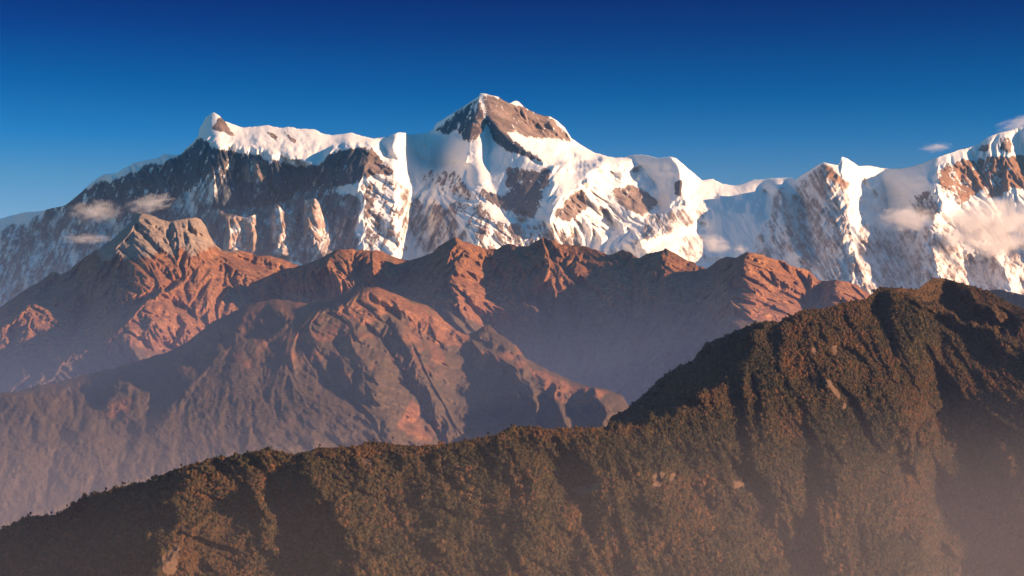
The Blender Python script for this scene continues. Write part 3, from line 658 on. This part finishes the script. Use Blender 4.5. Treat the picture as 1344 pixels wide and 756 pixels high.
box('haze', (-51000, -51000, -1), (51000, 51000, 7900), volume_material('haze', (0.06, 0.40, 1.0), 3.0e-6))
mist((0, 10000, 300), (16000, 9800, 1500), (0.46, 0.58, 1.0), 7.5e-5)         # blue valley air between the ridges
mist((2000, 22500, 900), (20000, 6500, 4300), (0.80, 0.78, 0.90), 2.2e-5)     # thin vapour at the foot of the snow range
mist((1250, 2500, 330), (2900, 2300, 620), (1.0, 0.90, 0.90), 2.1e-4)        # warm morning mist at the foot of the hill
mist((-1400, 5200, 320), (3400, 2100, 720), (0.92, 0.82, 0.90), 1.9e-4)       # and in the side valley on the left

# ------------------------------------------------------------------ forest on the foothill
rng = np.random.default_rng(7)
def ico(sub):
    import bmesh
    bm = bmesh.new(); bmesh.ops.create_icosphere(bm, subdivisions=sub, radius=1.0)
    bm.verts.ensure_lookup_table()
    v = np.array([x.co[:] for x in bm.verts]); f = np.array([[q.index for q in p.verts] for p in bm.faces]); bm.free()
    return v, f

def crown_variant(seed, leaves=44, core_sub=1):
    """an uneven crown: a lumpy core with leaf clumps standing out of it"""
    r = np.random.default_rng(seed)
    v, f = ico(core_sub)
    lob = r.normal(size=(5, 3)); lob[:, 2] = np.abs(lob[:, 2]) * 0.8; lob /= np.linalg.norm(lob, axis=1)[:, None]
    rad = 0.62 + 0.30 * np.max(np.clip(v @ lob.T, 0, 1) ** 3, axis=1) + r.normal(size=len(v)) * 0.09
    core = v * rad[:, None]; core[:, 2] *= 0.95 + 0.25 * r.random()
    d = r.normal(size=(leaves, 3)); d[:, 2] = np.abs(d[:, 2]) - 0.25; d /= np.linalg.norm(d, axis=1)[:, None]
    rr = 0.66 + 0.34 * np.max(np.clip(d @ lob.T, 0, 1) ** 3, axis=1) + 0.10 * r.random(leaves)
    c = d * rr[:, None]
    a = r.normal(size=(leaves, 3)); a -= (a * d).sum(1)[:, None] * d * 0.6; a /= np.linalg.norm(a, axis=1)[:, None]
    b = np.cross(a, d + 0.5 * r.normal(size=(leaves, 3))); b /= np.linalg.norm(b, axis=1)[:, None]
    s_ = (0.14 + 0.14 * r.random(leaves))[:, None]
    lv = np.concatenate([c + a * s_, c - 0.6 * a * s_ + 0.8 * b * s_, c - 0.6 * a * s_ - 0.8 * b * s_], 0)
    lf = np.stack([np.arange(leaves), np.arange(leaves) + leaves, np.arange(leaves) + 2 * leaves], 1) + len(v)
    return np.concatenate([core, lv], 0), np.concatenate([f, lf], 0)

def tri_mesh(name, V, F, mats, attr=None, smooth=False):
    me = bpy.data.meshes.new(name)
    me.vertices.add(len(V)); me.vertices.foreach_set('co', V.reshape(-1).astype(np.float32))
    me.loops.add(F.size); me.loops.foreach_set('vertex_index', F.reshape(-1).astype(np.int32))
    me.polygons.add(len(F)); me.polygons.foreach_set('loop_start', np.arange(0, F.size, 3, dtype=np.int32))
    me.polygons.foreach_set('use_smooth', np.full(len(F), smooth))
    me.update(calc_edges=True)
    if attr is not None:
        a = me.attributes.new('tint', 'FLOAT', 'POINT'); a.data.foreach_set('value', attr.astype(np.float32))
    me.materials.append(mats); return me

def leaf_material():
    n = N('foliage')
    f = n.noise(0.9, 3, 0.6)
    t = n.math('ADD', n.attr('tint'), n.math('MULTIPLY', n.math('SUBTRACT', f, 0.5), 0.5))
    r = n.n('ValToRGB'); n.l(t, r.inputs[0]); e = r.color_ramp.elements
    e[0].position = 0.0; e[0].color = (0.020, 0.024, 0.013, 1); e[1].position = 1.0; e[1].color = (0.17, 0.080, 0.036, 1)
    for p, c in ((0.35, (0.044, 0.041, 0.022)), (0.65, (0.080, 0.058, 0.030))):
        x = e.new(p); x.color = (*c, 1)
    return n.done(r.outputs[0], 0.8, None, 0.05)
leaf_m = leaf_material()
VARS = [crown_variant(k) for k in range(12)]
xs_, ys_ = [], []
NT = 62000
px = rng.uniform(-60, 1400, NT * 3)
sky_at = np.interp(px, np.arange(front.x0, front.x1), front.sky)
py = sky_at + 0.6 + rng.random(len(px)) * (775 - sky_at)
gx, gy = px - front.x0, py - front.y0
Dq = bilin(front.Dfin, gx, gy)
gr = bilin(f_grass, gx, gy); sc_ = bilin(scar, gx, gy)
w_ = (775 - sky_at) / 420.0 * (Dq / 4300.0) ** 2
keep = (rng.random(len(px)) < np.clip(w_ * 1.6, 0, 1)) & (sc_ < 0.35) & (rng.random(len(px)) > 0.15 * gr)
px, py, gr = px[keep], py[keep], gr[keep]
X3, Y3, Z3 = front.at(px, py)
size = 2.25 * np.exp(np.clip(rng.normal(0, 0.34, len(px)), -0.8, 0.75)) * (1 - 0.45 * gr) * (0.7 + 0.7 * vnoise(px / 25, py / 25, 301))
tint = np.clip(0.47 + 0.5 * (vnoise(px / 40, py / 40, 311) - 0.3) + rng.normal(0, 0.17, len(px)) + 0.25 * gr, 0, 1)
vi = rng.integers(0, len(VARS), len(px)); ang = rng.uniform(0, 6.283, len(px)); stretch = rng.uniform(0.85, 1.45, len(px))
VV, FF, TT = [], [], []; base = 0
for k, (v, f) in enumerate(VARS):
    m = np.where(vi == k)[0]
    ca, sa = np.cos(ang[m])[:, None], np.sin(ang[m])[:, None]
    q = np.stack([(v[None, :, 0] * ca - v[None, :, 1] * sa) * size[m][:, None] + X3[m][:, None],
                  (v[None, :, 0] * sa + v[None, :, 1] * ca) * size[m][:, None] + Y3[m][:, None],
                  (v[None, :, 2] * stretch[m][:, None] + 0.55) * size[m][:, None] + Z3[m][:, None]], -1)
    VV.append(q.reshape(-1, 3)); FF.append((f[None] + (np.arange(len(m)) * len(v))[:, None, None] + base).reshape(-1, 3))
    TT.append(np.repeat(tint[m], len(v))); base += len(m) * len(v)
fo = bpy.data.objects.new('forest', tri_mesh('forest', np.concatenate(VV), np.concatenate(FF), leaf_m, np.concatenate(TT)))
COL.objects.link(fo); fo['kind'] = 'stuff'


# ------------------------------------------------------------------ single trees that stand up from the crests
def tag(o, label, cat, group=None):
    o['label'] = label; o['category'] = cat
    if group: o['group'] = group

def trunk_mesh(seed):
    r = np.random.default_rng(seed); V, F = [], []
    def tube(p0, p1, r0, r1, n=7):
        p0, p1 = np.array(p0), np.array(p1); d = p1 - p0; d = d / np.linalg.norm(d)
        a = np.cross(d, (0.3, 1, 0.1)); a /= np.linalg.norm(a); b = np.cross(d, a); k = len(V)
        for p, q in ((p0, r0), (p1, r1)):
            for t in range(n):
                an = 6.28318 * t / n; V.append(p + q * (math.cos(an) * a + math.sin(an) * b))
        for t in range(n):
            u = (t + 1) % n; F.append((k + t, k + u, k + n + u)); F.append((k + t, k + n + u, k + n + t))
    bend = r.normal(0, 0.25, 2)
    m = (bend[0], bend[1], 3.2); tube((0, 0, -2.0), m, 0.38, 0.26); tube(m, (bend[0] * 1.6, bend[1] * 1.6, 7.5), 0.26, 0.10)
    for k in range(5):
        an = 6.28 * (k + r.random() * 0.6) / 5; L = 1.6 + r.random()
        z = 3.4 + 0.7 * k; tube((m[0], m[1], z), (m[0] + L * math.cos(an), m[1] + L * math.sin(an), z + 1.3), 0.12, 0.04, 5)
    return np.array(V), np.array(F)

nb = N('bark'); bark = nb.done(nb.mix(nb.noise(3.0), (0.05, 0.038, 0.028), (0.11, 0.085, 0.06)), 0.9, None, 0.05)
protos = []
for k in range(5):
    tv, tf = trunk_mesh(500 + k)
    cv, cf = crown_variant(800 + k, 220, 2)
    cv = cv * np.array([2.7, 2.7, 3.6]) + np.array([0, 0, 6.6])
    protos.append((tri_mesh('trunk', tv, tf, bark), tri_mesh('crown', cv, cf, leaf_m, np.full(len(cv), 0.12 + 0.09 * k))))
TREES = [(18, 0), (36.5, 0), (40, 0), (67.5, 0), (88, 0), (139, 0), (161, 0), (164, 0), (199, 0), (238, 0),
         (290, 1), (325, 1), (351, 1), (420, 1), (491, 1), (641, 1), (671, 1),
         (879, 2), (894, 2), (951, 2), (1035, 2), (1056, 2), (1104, 2), (1147, 2)]
TEXT = [('small dark tree poking above the skyline of the shaded left forest crest', 'trees on the shaded left crest'),
        ('small tree standing on the low middle forest crest against the hazy slope behind', 'trees on the middle crest'),
        ('small dark tree on the steep shaded edge climbing to the forested summit', 'trees on the steep right edge')]
for k, (tx, gidx) in enumerate(TREES):
    ty = float(np.interp(tx, np.arange(front.x0, front.x1), front.sky)) + 0.4
    p = front.at(np.array([tx]), np.array([ty])); p = [float(a[0]) for a in p]
    t = bpy.data.objects.new('tree', None); COL.objects.link(t); t.location = p
    t.rotation_euler = (0, 0, k * 2.4); sc = 0.55 + 0.25 * random.Random(k).random(); t.scale = (sc, sc, sc)
    tag(t, TEXT[gidx][0], 'tree', TEXT[gidx][1])
    for nm, me in zip(('trunk', 'crown'), protos[k % 5]):
        o = bpy.data.objects.new(nm, me); COL.objects.link(o); o.parent = t

# ------------------------------------------------------------------ clouds hanging on the snow faces and in the sky
def cloud_material(name, density, thr, scale, seed):
    n = N(name); tc = n.n('TexCoord').outputs['Object']
    ln = n.n('VectorMath', operation='LENGTH'); n.l(tc, ln.inputs[0])
    off = n.n('VectorMath', operation='ADD'); n.l(tc, off.inputs[0]); off.inputs[1].default_value = (seed * 3.7, seed * 1.3, seed * 2.1)
    f = n.noise(scale * 1.35, 7, 0.66, off.outputs[0], 0.4)
    body = n.math('SUBTRACT', 1.0, ln.outputs['Value'])
    d = n.math('ADD', n.math('MULTIPLY', body, 1.1), n.math('MULTIPLY', n.math('SUBTRACT', f, 0.5), 3.6))
    d = n.math('MULTIPLY', n.math('MAXIMUM', n.math('SUBTRACT', d, thr), 0.0), density)
    d = n.math('MULTIPLY', d, n.ramp(body, 0.0, 0.25))
    v = n.n('VolumePrincipled'); v.inputs['Color'].default_value = (1, 0.95, 0.91, 1); n.l(d, v.inputs['Density']); v.inputs['Anisotropy'].default_value = 0.0
    n.l(v.outputs[0], n.out.inputs['Volume']); return n.m

def cloud(px, py, hw, hh, D, label, density=0.008, thr=0.25, scale=1.6, seed=1, tilt=0.0):
    import bmesh
    bm = bmesh.new(); bmesh.ops.create_icosphere(bm, subdivisions=4, radius=1.0)
    me = bpy.data.meshes.new('cloud'); bm.to_mesh(me); bm.free()
    me.materials.append(cloud_material('cloud_vapour', density, thr, scale, seed))
    o = bpy.data.objects.new('cloud', me); COL.objects.link(o)
    x, y, z = world(np.array([px]), np.array([py]), np.array([D])); u = D / F_PX
    o.location = (float(x[0]), float(y[0]), float(z[0])); o.scale = (hw * u, hw * u * 0.8, hh * u); o.rotation_euler = (0, tilt, 0)
    tag(o, label, 'cloud', 'clouds around the snow peaks'); return o

cloud(126, 278, 44, 19, 21500, 'peaked pink cloud hanging on the dark shaded wall, left of the tan rock crest', 0.0045, 0.3, 2.2, 1)
cloud(197, 267, 40, 14, 21000, 'flat pale pink cloud just above the top of the tan rock crest', 0.006, 0.3, 2.2, 2, R(-12))
cloud(112, 313, 42, 8, 21500, 'thin faint wisp of cloud low on the hazy slope below the peaked pink cloud', 0.004, 0.3, 2.0, 3)
cloud(1191, 287, 46, 20, 24500, 'soft cream cloud on the shaded snow face, smaller neighbour of the largest cloud', 0.007, 0.25, 2.2, 4)
cloud(1296, 298, 78, 44, 24000, 'largest cloud, glowing cream bank across the sunlit snow slope under the orange cliffs', 0.006, 0.15, 1.9, 5)
cloud(938, 320, 28, 15, 21500, 'small rounded pink cloud above the red ridge, left of a tinier one', 0.010, 0.25, 1.7, 6, R(14))
cloud(973, 327, 13, 8, 21000, 'tiniest pink puff of cloud touching the red ridge peak', 0.012, 0.25, 1.6, 7)
cloud(1228, 193.5, 27, 8, 34500, 'small pink cloud floating alone in the blue sky above the right snow ridge', 0.003, 0.3, 1.7, 8, R(-5))
cloud(1340, 162, 42, 13, 35000, 'pink streak of cloud in the sky on the highest snow ridge at right', 0.0025, 0.28, 1.7, 9, R(-12))
